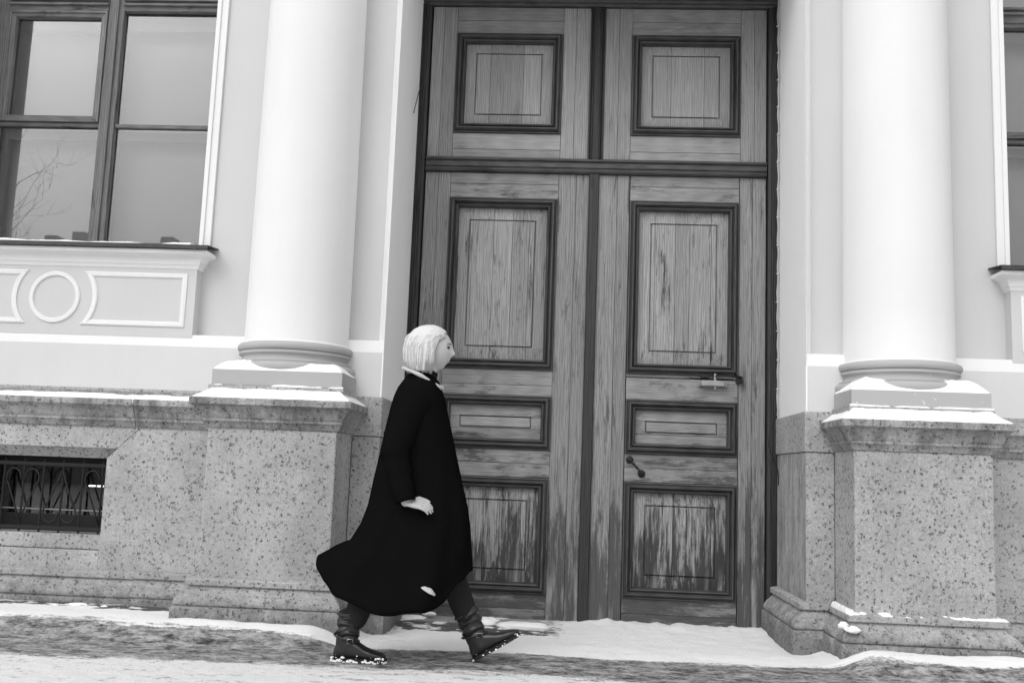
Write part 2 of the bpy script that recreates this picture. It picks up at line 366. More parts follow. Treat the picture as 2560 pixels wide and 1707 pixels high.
# ------------------------------------------------------------------ ground
def gz(x, y):
    a = abs(x-XC)
    walk = 1-sst(1.30, 1.62, a)*1.0
    side = 0.085*sst(5.45, 5.86, y)
    mid = -0.032*sst(5.9, 6.5, y)
    return side*(1-walk)+mid*walk
def axis(fine0, fine1, step, outer):
    a = [fine0]; 
    while a[-1] < fine1-1e-6: a.append(a[-1]+step)
    s = step; 
    while a[-1] < outer: s *= 1.6; a.append(a[-1]+s)
    s = step; L = []
    q = fine0
    while q > -outer: s *= 1.6; q -= s; L.append(q)
    return L[::-1]+a
def ground_z(x, y):
    z = gz(x, y)
    if -6 < x < 6 and 3 < y < 7.6:
        snow = sst(5.62, 5.85, y)
        z += 0.010*nz(x*1.6, y*2.2, 1.0)*(0.4+snow)+0.0045*nz(x*9, y*14, 4.0)+0.0035*nz(x*26, y*40, 9.0, 3)*(1-0.6*snow)
        d = abs(x-XC)
        if d < 1.6 and y > 6.3:      # snow drifted against the right leaf, flagstones bare at the left one
            z += (0.018+0.02*nz(x*4, y*4, 7.0)+0.012*nz(x*14, 2.0, 5.0))*sst(0.0, 0.35, x)*sst(6.9, 7.22, y)
    else: z -= 0.02 if y > 8 else 0.0
    return z
g = G(); g.grid(axis(-4.6, 4.9, 0.022, 260), axis(3.9, 7.32, 0.022, 260), ground_z)
gr = g.out('snowy_pavement', 'pavement', None, True); tag(gr, 'snow covered pavement with a trodden strip of dirty ice', None, None, 'structure')

# ------------------------------------------------------------------ building
B = empty('building', (XC, YW, 0)); tag(B, 'pale classical building with granite plinth, half columns and tall wooden door', 'building')

# plaster walls, one per side of the door
WCX = {-1: -3.447, 1: 3.749}; WH = 0.927     # window centres and half width of their openings
for s in (-1, 1):
    jx = XC+s*HALF                            # jamb line
    wi = WCX[s]-s*WH                          # window edge nearest the door
    we = WCX[s]+s*WH
    end = XC+s*6.6
    X = lambda a, b: (min(a, b), max(a, b))
    g = G()
    g.box(*X(jx+s*0.055, wi), YU, 7.4, 1.70, TOP); g.box(*X(wi, we), YU, 7.4, 1.70, 2.38); g.box(*X(we, end), YU, 7.4, 1.70, TOP)
    g.box(*X(wi, we), YU, 7.4, 5.55, TOP)
    g.out('wall', 'plaster_wall', B)
    g = G()                                   # white bevelled margin and lining of the door recess
    pl = [(jx+s*0.055, YU), (jx+s*0.0, YW+.004), (jx, 7.36), (jx+s*0.055, 7.36)]
    g.prism(pl if s > 0 else pl[::-1], 'z', 1.742, TOP); g.box(*X(jx, jx+s*.010), YW+.0065, 7.358, 1.4525, 1.7425)
    g.out('door_jamb', 'jamb_white_lit', B)
    g = G(); g.box(*X(jx+s*.0105, end), YW+.005, 7.36, 1.452, 1.742); g.out('dado', 'plaster_dado', B)
    g = G()
    q = [(YW+.005, 1.742), (YW+.022, 1.822), (YU+.05, 1.822), (YU+.05, 1.742)]
    g.prism(q, 'x', *X(jx+s*.001, end)); g.out('string_course', 'plaster_white', B)
    # flat white margin round the window
    g = G()
    a0, a1 = wi, wi-s*0.076
    g.box(*X(a0, a1), YU-.022, YU-.001, 2.41, TOP, 0.004); g.box(*X(a0+s*.0, a0-s*.03), YU-.034, YU-.0225, 2.41, TOP, 0.004)
    b0, b1 = we, we+s*0.076
    g.box(*X(b0, b1), YU-.022, YU-.001, 2.41, TOP, 0.004); g.box(*X(b0, b0+s*.03), YU-.034, YU-.0225, 2.41, TOP, 0.004)
    g.out('architrave', 'plaster_white', B)
g = G(); g.box(XC-HALF-.05, XC+HALF+.05, YW+.004, 7.4, 4.665, TOP); g.out('wall', 'plaster_white', B)

# ------------------------------------------------------------------ columns on pedestals
CAPP = [(-.15, 1.207), (.010, 1.207), (.017, 1.222), (.029, 1.242), (.035, 1.246), (.035, 1.262), (.041, 1.266), (.047, 1.285), (.062, 1.315),
        (.084, 1.338), (.095, 1.344), (.096, 1.376), (.092, 1.381), (.0, 1.438), (-.15, 1.438)]
def basep(dz=0.0):
    return [(-.15, .292+dz), (.002, .292+dz), (.045, .284+dz), (.050, .279+dz), (.050, .250+dz), (.046, .246+dz), (.030, .245+dz), (.034, .232+dz), (.050, .214+dz), (.072, .196+dz),
            (.092, .172+dz), (.100, .150+dz), (.096, .138+dz), (.088, .136+dz), (.088, .131+dz), (.106, .129+dz), (.109, .122+dz), (.109, -.12), (-.15, -.12)]
def torus(r, z0, z1, n=9):      # outer half of a ring profile
    c = (z0+z1)/2; h = (z1-z0)/2
    return [(r-h+h*math.cos(PI*(i/(n-1))-PI/2), c+h*math.sin(PI*(i/(n-1))-PI/2)) for i in range(n)]
for s in (-1, 1):
    cx = XC+s*OFF; H = 0.398; dz = 0.025 if s < 0 else -0.015
    side = 'left' if s < 0 else 'right'
    g = G(); g.box(cx-H, cx+H, YP, YW+.2, .2, 1.215, 0.012)
    ped = g.out('pedestal', 'granite', B, label='speckled granite pedestal block under the %s half column' % side)
    g = G(); g.sweep(CAPP, [(cx-H, YW-.004), (cx-H, YP), (cx+H, YP), (cx+H, YW-.004)]); auto(g.out('pedestal_cap', 'granite_cap', ped), 40)
    g = G(); g.sweep(basep(dz), [(cx-H, YW-.004), (cx-H, YP), (cx+H, YP), (cx+H, YW-.004)]); auto(g.out('pedestal_base', 'granite_base', ped), 40)
    g = G(); g.box(cx-H-.022, cx+H+.022, YP+.004, YW-.002, 1.40, 1.4665, 0.004); g.out('cap_block', 'granite', ped)
    # column
    prof = []
    for i in range(15):
        t = i/14; z = 1.775+(TOP-1.775)*t; prof.append((0.334-0.026*t**1.35, z))
    prof = [(0.35, 1.758), (0.343, 1.762), (0.337, 1.768)]+prof
    cy = YW+.008
    g = G(); g.lathe(prof, cx, cy, 96); col = g.out('column', 'column_paint', B, label='smooth white half column to the %s of the door' % side); auto(col, 30)
    pm = 'paint_grey' if s < 0 else 'paint_chipped'
    g = G(); g.lathe([(.2, 1.7045)]+torus(.374, 1.706, 1.7575)+[(.2, 1.7575)], cx, cy, 96); auto(g.out('upper_torus', pm, col), 50)
    sc = [(.2, 1.632), (.372, 1.632), (.372, 1.638), (.362, 1.640), (.348, 1.650), (.341, 1.662), (.342, 1.674), (.350, 1.683), (.357, 1.686), (.361, 1.687), (.361, 1.704), (.2, 1.704)]
    g = G(); g.lathe(sc, cx, cy, 96); auto(g.out('scotia', pm, col), 50)
    g = G(); g.lathe([(.2, 1.566)]+torus(.398, 1.567, 1.6315)+[(.2, 1.6315)], cx, cy, 96); auto(g.out('lower_torus', pm, col), 50)
    g = G(); g.box(cx-.405, cx+.405, YP+.018, YW-.001, 1.468, 1.5655, 0.003); g.out('column_plinth', pm, col)

# ------------------------------------------------------------------ granite of the jambs and the plain walls
for s in (-1, 1):
    jx = XC+s*1.345; px = XC+s*(OFF-.398)
    X = lambda a, b: (min(a, b), max(a, b))
    g = G(); g.box(*X(jx+s*.012, px-s*.003), YW+.006, 7.24, .18, 1.196, .006)
    st = g.out('jamb_stone', 'granite', B)
    g = G(); g.box(*X(jx+s*.0095, jx+s*.0135), YW+.012, 7.235, .19, 1.194); g.out('jamb_face', 'granite_jamb', st)
    g = G(); g.box(*X(jx, px-s*.001+s*.02), YW-.003, 7.26, 1.198, 1.4525, .008); g.out('jamb_band', 'granite', B)
    g = G()
    pth = [(px, YW+.004), (jx+s*.012, YW+.004), (jx+s*.012, 7.24)]
    if s > 0: pth = pth[::-1]
    g.sweep(basep(-.01), pth); auto(g.out('jamb_base', 'granite_base', B), 40)
PLX = XC-OFF-.398                             # outer side of left pedestal
PRX = XC+OFF+.398
def run(a, b, prof, name, mat, y=YW, gap=.0025):
    g = G(); g.sweep(prof, [(a+gap, y), (b-gap, y)]); return auto(g.out(name, mat, B), 40)
WCAP = [(o*0.98, z-.004) for o, z in CAPP]
for a, b in ((-6.45, -4.7), (-4.7, -2.805), (-2.805, PLX)): run(a, b, WCAP, 'cap_stone', 'granite_cap')
for a, b in ((PRX, 3.55), (3.55, 5.2), (5.2, 6.75)): run(a, b, WCAP, 'cap_stone', 'granite_cap')
for a, b in ((-6.45, -5.0), (-5.0, -3.66), (-3.66, -2.72)): run(a, b, basep(-.008), 'base_stone', 'granite_base', YW+random.uniform(-.004, .004))
run(-2.72, PLX, basep(-.002), 'base_stone', 'granite_base', YW-.012)
for a, b in ((PRX, 3.4), (3.4, 5.0), (5.0, 6.75)): run(a, b, basep(-.03), 'base_stone', 'granite_base')
# course above cap slope
for a, b in ((-6.45, -4.7), (-4.7, -2.79), (-2.79, PLX)):
    g = G(); g.box(a+.002, b-.002, YW+.0, 6.6, 1.36, 1.4525, .003); g.out('upper_stone', 'granite', B)
for a, b in ((PRX, 3.55), (3.55, 6.75)):
    g = G(); g.box(a+.002, b-.002, YW+.0, 6.6, 1.36, 1.4525, .003); g.out('upper_stone', 'granite', B)
g = G(); g.box(PRX+.002, 3.9, YW+.004, 6.9, .2, 1.206, .004); g.out('wall_stone', 'granite', B)
g = G(); g.box(3.904, 6.75, YW+.004, 6.9, .2, 1.206, .004); g.out('wall_stone', 'granite', B)
# stones framing the cellar window
BX0, BX1, BZ0, BZ1 = -3.91, -2.985, .497, .993
yy = YW+.004
def stone(poly, name='wall_stone', y0=yy, y1=6.9, mat='granite'):
    g = G(); g.prism(poly, 'y', y0, y1); return g.out(name, mat, B)
stone([(BX1, BZ1), (BX1, .24), (PLX-.003, .24), (PLX-.003, 1.206), (-2.79, 1.206), (-2.79, 1.186), (-2.921, 1.058)])
stone([(BX0, BZ1), (BX0+.063, 1.058) if False else (BX0-.066, 1.058), (BX0-.197, 1.186), (BX0-.197, 1.206), (-6.45, 1.206), (-6.45, .24), (BX0, .24)][::-1])
g = G()                                        # lintel with its chamfered lower edge
g.prism([(BX0-.062, 1.0600), (-2.923, 1.0600), (-2.794, 1.188), (-2.794, 1.206), (BX0-.193, 1.206), (BX0-.193, 1.188)], 'y', yy, 6.9)
b0 = [(BX0-.060, yy+.016, 1.0595), (-2.925, yy+.016, 1.0595), (BX1+.002, yy+.085, BZ1), (BX0-.002, yy+.085, BZ1)]
b1 = [(x, 6.9, z) for x, y, z in b0]
g.add(b0+b1, [(0, 1, 2, 3), (4, 7, 6, 5), (0, 4, 5, 1), (1, 5, 6, 2), (2, 6, 7, 3), (3, 7, 4, 0)])
g.out('lintel_stone', 'granite', B)
g = G(); g.box(BX0+.003, BX1-.003, yy+.045, 6.9, .404, BZ0, .006); g.out('sill_stone', 'granite', B)
g = G(); g.box(BX0+.003, BX1-.003, yy+.006, 6.9, .24, .401, .006); g.out('sill_stone', 'granite', B)

# ------------------------------------------------------------------ cellar window with grille
g = G()
fx0, fx1, fz0, fz1 = BX0-.05, BX1+.03, BZ0-.02, BZ1+.03
for a in ((fx0, fx1, fz0, fz0+.13), (fx0, fx1, fz1-.10, fz1), (fx0, fx0+.1, fz0+.13, fz1-.10), (fx1-.06, fx1, fz0+.13, fz1-.10)): g.box(a[0], a[1], 6.66, 6.71, a[2], a[3], .003)
cw = g.out('cellar_window', 'iron', B, label='small dark cellar window behind an iron grille at the left edge')
g = G(); g.box(fx0+.1, fx1-.06, 6.684, 6.688, fz0+.13, fz1-.1); g.out('pane', 'cellar_glass', cw)
g = G(); g.box(fx0+.1, fx1-.06, 6.655, 6.70, fz0+.158, fz0+.165); g.out('glazing_bar', 'steel_paint', cw)
g = G()
g.box(BX0-.6, BX1+.7, 9.2, 9.25, -.4, 1.9); g.box(BX0-.6, BX1+.7, 6.92, 9.25, -.45, -.4); g.box(BX0-.6, BX1+.7, 6.92, 9.25, 1.9, 1.95)
g.box(BX0-.65, BX0-.6, 6.92, 9.25, -.4, 1.9); g.box(BX1+.7, BX1+.75, 6.92, 9.25, -.4, 1.9)
g.out('cellar_room', 'dark_room', cw)
for x in (-4.289, -4.212):
    g = G(); g.box(x-.022, x+.022, 8.9, 8.95, .732, .746, .004); g.out('room_lamp', 'lamp_glow', cw)
g = G()
for z in (BZ0+.03, BZ1-.05): g.box(BX0-.01, BX1+.01, 6.495, 6.515, z-.011, z+.011)
gr_ = g.out('window_grille', 'iron', B, label='wrought iron grille of bars and heart scrolls over the cellar window')
yg = 6.505; bars = [BX1-.075-.134*i for i in range(7)]
zt, zb = BZ1-.05, BZ0+.03
for i, x in enumerate(bars):
    g = G(); g.tube([(x, yg, zb-.03), (x, yg, zt+.03)], .0075, 6); g.out('grille_bar', 'iron', gr_)
for i in (0, 2, 4, 6):
    upr = (i % 4 == 0); x = bars[i]
    for s in (-1, 1):
        pts = [(0, 0.0)]                      # tip at the bar, lobe curls back
        pts += [(.03, .085), (.065, .17), (.098, .25)]
        for k in range(9):
            a = -0.5+k*0.48; pts.append((.062+.05*math.cos(a), .285+.062*math.sin(a)))
        q = []
        for u, v in pts:
            z = (zb+.035+v) if upr else (zt-.035-v)
            q.append((x+s*u, yg-.012, z))
        g = G(); g.tube(q, .006, 6); g.out('grille_scroll', 'iron', gr_, True)

# ------------------------------------------------------------------ windows
def window(s):
    cx = WCX[s]; l, r = cx-WH, cx+WH; zb, zt = 2.42, 5.55
    side = 'left' if s < 0 else 'right'
    g = G()
    g.box(l-.02, l+.105, YG, YG+.09, zb, zt, .004); g.box(r-.105, r+.02, YG, YG+.09, zb, zt, .004)
    g.box(l+.106, r-.106, YG, YG+.09, zb, zb+.10, .004); g.box(l+.106, r-.106, YG, YG+.09, zt-.1, zt, .004)
    W = g.out('window', 'window_wood', B, label='tall window with weathered wooden frame and closed pale blind, %s of the columns' % side)
    g = G(); g.box(cx-.058, cx+.058, YG-.004, YG+.08, zb+.101, zt-.101, .004); g.box(cx-.022, cx+.022, YG-.022, YG-.0045, zb+.101, zt-.101, .006)
    g.out('mullion', 'window_wood', W)
    for a, b in ((l+.106, cx-.059), (cx+.059, r-.106)):
        g = G(); g.box(a, b, YG-.012, YG+.075, 4.30, 4.40, .004); g.box(a, b, YG-.034, YG-.0125, 4.335, 4.352, .004); g.box(a, b, YG-.034, YG-.0125, 4.372, 4.392, .004)
        g.out('transom', 'window_wood_level', W)
    a, b = l+.106, cx-.059
    g = G(); g.box(a, b, YG+.002, YG+.07, 3.404, 3.432, .003); g.out('glazing_bar', 'window_wood_level', W)
    g = G(); g.box(cx+.059, r-.106, YG+.012, YG+.06, 3.405, 3.432, .003); g.out('glazing_bar', 'window_wood_level', W)
    # small opening casement, upper left
    for c in range(4):
        g = G(); g.frame(a+.003, b-.003, 3.436, 4.298, YG-.004, [(0, -.05), (0, .012), (.018, .014), (.022, .004), (.045, .002), (.05, -.006), (.054, -.05)], c)
        g.out('casement_bar', 'window_wood' if c % 2 else 'window_wood_level', W)
    for x0, x1, z0, z1 in ((a, b, zb+.1, 3.404), (a+.05, b-.05, 3.48, 4.25), (cx+.059, r-.106, zb+.1, 3.405), (cx+.059, r-.106, 3.432, 4.30), (a, b, 4.4, zt-.1), (cx+.059, r-.106, 4.4, zt-.1)):
        g = G(); g.box(x0, x1, YG+.035, YG+.039, z0, z1); g.out('pane', 'window_glass', W)
    g = G(); g.box(l+.01, r-.01, 7.12, 7.13, zb-.03, zt); g.out('blind', 'blind', W)
    # inner frame a hand behind the outer one
    g = G()
    g.box(cx-.04, cx+.04, 7.0, 7.05, zb, zt); g.box(l, l+.12, 7.0, 7.05, zb, zt); g.box(r-.12, r, 7.0, 7.05, zb, zt)
    for q in ((l+.12, cx-.04), (cx+.04, r-.12)): g.box(q[0], q[1], 7.0, 7.05, 3.34, 3.41); g.box(q[0], q[1], 7.0, 7.05, 4.2, 4.4)
    g.out('inner_frame', 'room_pale', W)
    # apron, cap moulding, lead flashing
    ah = .957
    g = G(); g.box(cx-ah, cx+ah, YA, YU+.02, 1.80, 2.30, .003)
    ap = g.out('window_apron', 'plaster_wall', B, label='plaster apron with raised roundel and panels below the %s window' % side)
    g = G()
    cp = [(-.09, 2.262), (.004, 2.262), (.008, 2.268), (.012, 2.285), (.016, 2.29), (.02, 2.29), (.026, 2.31), (.045, 2.335), (.075, 2.35), (.084, 2.353), (.084, 2.376), (-.09, 2.378)]
    g.sweep(cp, [(cx-ah, YU), (cx-ah, YA), (cx+ah, YA), (cx+ah, YU)]); auto(g.out('sill_cap', 'plaster_white', ap), 40)
    g = G(); g.box(cx-WH+.005, cx+WH-.005, YU-.1, YG+.03, 2.375, 2.42); g.out('sill_bed', 'plaster_white', ap)
    g = G(); e = ah+.10
    n = 40; xs = lin(cx-e, cx+e, n); v = []; f = []
    for i, x in enumerate(xs):
        k = .004*nz(x*2.3, 1.0, s*3.0)
        ring = [(YU-.001, 2.425), (YA-.105+k, 2.408+k), (YA-.112+k, 2.402+k), (YA-.112+k, 2.381+k), (YA-.106+k, 2.381+k), (YA-.106+k, 2.400), (YU-.001, 2.417)]
        v += [(x, a_, b_) for a_, b_ in ring]
    m = 7
    f = [(i*m+j, i*m+(j+1) % m, (i+1)*m+(j+1) % m, (i+1)*m+j) for i in range(n-1) for j in range(m)]+[tuple(range(m)), tuple(range((n-1)*m, n*m))]
    g.add(v, f); g.out('sill_flashing', 'lead', ap)
    def ridge(path, wd, y=YA):                # raised moulding along a closed outline (x,z)
        n = len(path); P = [Vector(p) for p in path]; v = []
        sec = [(0, 0), (.0, .008), (.25, .013), (.5, .010), (.75, .013), (1.0, .006), (1.0, 0)]
        for i in range(n):
            d1 = (P[i]-P[i-1]).normalized(); d2 = (P[(i+1) % n]-P[i]).normalized()
            n1 = Vector((-d1.y, d1.x)); n2 = Vector((-d2.y, d2.x)); o = (n1+n2)/max(.35, (1+n1.dot(n2)))
            for u, h in sec: v.append((P[i].x+o.x*u*wd, y-h+.0005, P[i].y+o.y*u*wd))
        k = len(sec); f = [(i*k+j, i*k+j+1, ((i+1) % n)*k+j+1, ((i+1) % n)*k+j) for i in range(n) for j in range(k-1)]
        return v, f
    zc = 2.05
    g = G(); g.add(*ridge([(cx+.174*math.cos(2*PI*i/64), zc+.174*math.sin(2*PI*i/64)) for i in range(64)], .032)); auto(g.out('roundel', 'plaster_white', ap), 50)
    for q in (-1, 1):
        R_ = .262; a0 = math.asin(.180/R_)
        arc = [(R_*math.cos(a0-2*a0*i/16), R_*math.sin(a0-2*a0*i/16)) for i in range(17)]
        pts = [(u, v) for u, v in arc[::-1]]+[(.897, .180), (.897, -.180)][::1]
        pts = arc[::-1]+[(.897, .180), (.897, -.180)]
        pts = [(R_*math.cos(a0), -.18)]+arc[::-1][1:]+[(.897, .180), (.897, -.180)]
        out = [(cx+q*u, zc+v) for u, v in pts]
        area = sum(out[i][0]*out[(i+1) % len(out)][1]-out[(i+1) % len(out)][0]*out[i][1] for i in range(len(out)))
        if area < 0: out = out[::-1]
        g = G(); g.add(*ridge(out, .034)); auto(g.out('panel_moulding', 'plaster_white', ap), 50)
window(-1); window(1)

# ------------------------------------------------------------------ the door
# frame
FPARTS = []
FP = [(0, 0), (0, .05), (.022, .055), (.026, .045), (.034, .042), (.04, .052), (.05, .052), (.056, .036), (.075, .03), (.075, 0)]
for s in (-1, 1):
    pl = [(XC+s*(HALF+.01-o), YD-h) for o, h in FP]+[(XC+s*1.28, YD+.06), (XC+s*(HALF+.01), YD+.06)]
    g = G(); g.prism(pl, 'z', -.06, 4.5695); FPARTS.append(g)
g = G()
pl = [(YD+.06, 4.57), (YD-.03, 4.57), (YD-.036, 4.585), (YD-.06, 4.59), (YD-.065, 4.605), (YD-.052, 4.612), (YD-.052, 4.622), (YD-.085, 4.635), (YD-.09, 4.70), (YD+.06, 4.70)]
g.prism(pl, 'x', XC-HALF-.01, XC+HALF+.01); df = g.out('door_frame', 'varnish_level', B, label='dark varnished wooden frame around the tall door')
for g in FPARTS: g.out('frame_post', 'bar_dark', df)
g = G()
pl = [(YD+.05, 3.246), (YD-.02, 3.246), (YD-.034, 3.252), (YD-.040, 3.262), (YD-.034, 3.273), (YD-.020, 3.278), (YD-.022, 3.286), (YD-.03, 3.29), (YD-.03, 3.322), (YD-.024, 3.326), (YD-.024, 3.332), (YD-.042, 3.338), (YD-.044, 3.350), (YD-.02, 3.362), (YD+.05, 3.362)]
g.prism(pl, 'x', XC-1.279, XC+1.279); g.out('door_transom', 'varnish_level', df)
g = G()
mp = [(-.058, .03), (-.058, -.016), (-.046, -.02), (-.042, -.012), (-.034, -.03), (-.028, -.034), (-.024, -.018), (.024, -.018), (.028, -.034), (.034, -.03), (.042, -.012), (.046, -.02), (.058, -.016), (.058, .03)]
g.prism([(XC+a, YD+b) for a, b in mp], 'z', 3.3625, 4.5695); g.out('door_mullion', 'bar_dark', df)

MP = [(0, -.02), (0, .016), (.010, .019), (.012, .010), (.015, .010), (.017, .030), (.028, .046), (.036, .046), (.043, .032), (.049, .014), (.053, .012), (.054, .026), (.060, .031), (.067, .026), (.073, .004), (.077, -.028), (.06, -.05)]
def boards(parent, x0, x1, z0, z1, field, seams, mat, vert=True, name='panel_board'):
    fx0, fx1, fz0, fz1 = field
    def h(x, z):                # depth behind the rails: raised field, groove, sloping margin
        d = max(fx0-x, x-fx1, fz0-z, z-fz1)
        if d <= 0: return .010
        if d < .010: return .030
        return .012+min(.022, (d-.010)*.16)
    A = (x0, x1) if vert else (z0, z1)
    cuts = [A[0]]+seams+[A[1]]
    for i in range(len(cuts)-1):
        a, b = cuts[i]+.0012, cuts[i+1]-.0012; dy = random.uniform(-.0015, .0015)
        def ax(lo, hi, f0, f1):
            q = sorted({lo, hi}|{t for t in (f0-.0105, f0-.0095, f0-.0012, f0+.0002, f1-.0002, f1+.0012, f1+.0095, f1+.0105) if lo+.001 < t < hi-.001})
            return q
        xs = ax(a, b, fx0, fx1) if vert else ax(x0, x1, fx0, fx1)
        zs = ax(z0, z1, fz0, fz1) if vert else ax(a, b, fz0, fz1)
        n, m = len(xs), len(zs)
        v = [(x, YD+h(x, z)+dy, z) for z in zs for x in xs]
        f = [(j*n+k, j*n+k+1, (j+1)*n+k+1, (j+1)*n+k) for j in range(m-1) for k in range(n-1)]
        L = len(v); v += [(xs[0], YD+.05, zs[0]), (xs[-1], YD+.05, zs[0]), (xs[-1], YD+.05, zs[-1]), (xs[0], YD+.05, zs[-1])]
        f += [tuple(range(n))+(L+1, L), tuple(range((m-1)*n, m*n))[::-1]+(L+3, L+2)[::1], tuple(j*n for j in range(m))[::-1]+(L, L+3), tuple(j*n+n-1 for j in range(m))+(L+2, L+1), (L, L+1, L+2, L+3)]
        mk(name, v, f, mat, parent)
def plank(parent, name, x0, x1, z0, z1, mat, dy=None):
    dy = random.uniform(-.0012, .0012) if dy is None else dy
    g = G(); g.box(x0+.0013, x1-.0013, YD+dy, YD+.045, z0+.0013, z1-.0013, .0012); return g.out(name, mat, parent)
def jit(a, b, n, amp=.02): return [a+(b-a)*(i+1)/n+random.uniform(-amp, amp) for i in range(n-1)]
ZS = {'main': (1.753, 3.05, .168), 'mid': (1.170, 1.563, .155), 'foot': (.147, .966, .162)}
for s in (-1, 1):
    side = 'left' if s < 0 else 'right'
    # local x measured from the door axis
    X = lambda a, b: (min(XC+s*a, XC+s*b), max(XC+s*a, XC+s*b))
    # fixed upper panel
    lo, hi = X(.059, 1.279)
    g = G(); g.box(lo, hi, YD+.046, YD+.06, 3.363, 4.569)
    up = g.out('upper_door_panel', 'wood_level_top', B, label='fixed wooden panel over the %s door leaf' % side)
    for a, b in ((.059, .165), (.165, .264), (1.087, 1.19), (1.19, 1.279)): plank(up, 'stile', *X(a, b), 3.364, 4.568, 'wood_upright_top')
    for a, b in ((3.364, 3.43), (3.43, 3.556), (4.352, 4.46), (4.46, 4.568)): plank(up, 'rail', *X(.264, 1.087), a, b, 'wood_level_top')
    x0, x1 = X(.266, 1.085)
    for c in range(4):
        g = G(); g.frame(x0, x1, 3.557, 4.351, YD, MP, c); auto(g.out('moulding', 'varnish_upright' if c % 2 else 'varnish_level', up), 30)
    boards(up, x0+.06, x1-.06, 3.617, 4.291, (x0+.163, x1-.163, 3.715, 4.189), jit(x0+.06, x1-.06, 3, .03), 'wood_upright_top')
    # leaf
    lo, hi = X(.0387, 1.279)
    g = G(); g.box(lo, hi, YD+.046, YD+.06, -.05, 3.245)
    lf = g.out('door_leaf', 'wood_level', B, label='weathered grey wooden %s door leaf with three moulded panels%s' % (side, ', pull handle and door closer' if s > 0 else ''))
    e = 0.0
    w0, w1 = .268, 1.086
    for a, b in ((.0375, .155+.02*s), (.155+.02*s, w0), (w1, 1.18), (1.18, 1.279)): plank(lf, 'stile', *X(a, b), -.05, 3.244, 'wood_upright')
    gp = .004 if s > 0 else .0
    for a, b in ((3.05, 3.16), (3.16, 3.244), (1.564, 1.64) if s < 0 else (1.564, 1.722), (1.64, 1.752) if s < 0 else (1.727, 1.752), (.968, 1.07), (1.07, 1.168), (-.05, .04), (.04, .146)):
        plank(lf, 'rail', *X(w0+gp, w1-gp), a, b, 'wood_level')
    x0, x1 = X(w0, w1); x0 += gp; x1 -= gp
    for k, (z0, z1, ins) in ZS.items():
        for c in range(4):
            g = G(); g.frame(x0, x1, z0, z1, YD, MP, c); auto(g.out('moulding', 'varnish_upright' if c % 2 else 'varnish_level', lf), 30)
        a0, a1, c0, c1 = x0+.06, x1-.06, z0+.06, z1-.06
        fld = (x0+ins, x1-ins, z0+ins+.008, z1-ins-.008)
        if k == 'mid': boards(lf, a0, a1, c0, c1, fld, jit(c0, c1, 3, .02), 'wood_panel_level', False)
        else: boards(lf, a0, a1, c0, c1, fld, jit(a0, a1, 5, .025), 'wood_panel')
    if s > 0:
        g = G(); P0 = Vector((.460, YD-.002, 1.124)); P1 = Vector((.548, YD-.002, 1.026)); off = Vector((0, -.055, 0))
        pts = []; rad = []
        for i in range(25):
            t = i/24; pts.append(P0.lerp(P1, t)+off); rad.append(.0085+.0022*math.sin(t*26))
        g.tube(pts, rad, 10)
        for P in (P0, P1): g.tube([P, P+off*1.05], [.012, .010], 10)
        hd = g.out('pull_handle', 'iron', lf, True)
        for P in (P0, P1):
            g = G(); g.tube([P+Vector((0, .002, 0)), P+Vector((0, -.005, 0)), P+Vector((0, -.012, 0))], [.028, .027, .016], 20); auto(g.out('handle_rose', 'iron', lf))
        g = G(); g.box(.962, 1.128, YD-.062, YD-.008, 1.674, 1.714, .006); g.out('closer_body', 'steel_paint', lf)
        for x in (.944, 1.132):
            g = G(); g.box(x, x+.018, YD-.03, YD-.001, 1.672, 1.712, .003); g.out('closer_flange', 'steel_paint', lf)
        for z in (1.682, 1.700):
            g = G(); g.tube([(.953, YD-.034, z), (.953, YD-.028, z)], .004, 8); g.out('closer_screw', 'iron', lf)
        g = G(); g.tube([(1.062, YD-.04, 1.655), (1.062, YD-.04, 1.765)], .009, 10); g.out('closer_spindle', 'steel_paint', lf)
        g = G(); g.add(*[q for q in (lambda a: (a.v, a.f))(G().tube([(1.062, YD-.04, 1.748), (1.17, YD-.15, 1.748)], .011, 6, .5))]); g.tube([(1.17, YD-.15, 1.744), (1.255, YD-.02, 1.744)], .011, 6, .5); g.out('closer_arm', 'iron', lf)
        g = G(); g.box(1.215, 1.262, YD-.03, YD-.002, 1.70, 1.752, .004); g.out('closer_bracket', 'iron', lf)
        g = G(); g.box(.965, 1.02, YD-.028, YD-.004, 1.733, 1.752, .004); g.box(.88, 1.2, YD-.008, YD-.002, 1.728, 1.735); g.out('closer_plate', 'iron', lf)
# cover strip on the meeting edge
g = G(); g.prism([(XC-.0385, YD+.07), (XC-.0385, YD-.018), (XC-.032, YD-.024), (XC+.032, YD-.024), (XC+.0385, YD-.018), (XC+.0385, YD+.07)], 'z', -.05, 3.2455)
g.out('cover_strip', 'bar_dark', B)

# ------------------------------------------------------------------ cables
def wire(name, pts, r, mat, label, par=None):
    P = [Vector(p) for p in pts]; q = []
    for i in range(len(P)-1):
        a, b, c, d = P[max(i-1, 0)], P[i], P[i+1], P[min(i+2, len(P)-1)]
        for k in range(6):
            t = k/6; q.append(.5*((2*b)+(-a+c)*t+(2*a-5*b+4*c-d)*t*t+(-a+3*b-3*c+d)*t**3))
    q.append(P[-1]); g = G(); g.tube(q, r, 7); o = g.out(name, mat, par, True)
    if label: tag(o, label, 'cable')
    return o
cpts = [(1.44, 7.18, 4.66), (1.488, 7.17, 4.615), (1.492, 7.17, 4.56)]+[(1.491+.006*nz(z*2.4, 3.0)+(.003 if i % 2 else -.003), 7.17, z) for i, z in enumerate(lin(4.45, 1.50, 32))]+[(1.487, 7.17, 1.465)]
cb = wire('cable', cpts, .0062, 'cable_pale', 'pale cable clipped down the right edge of the door frame')
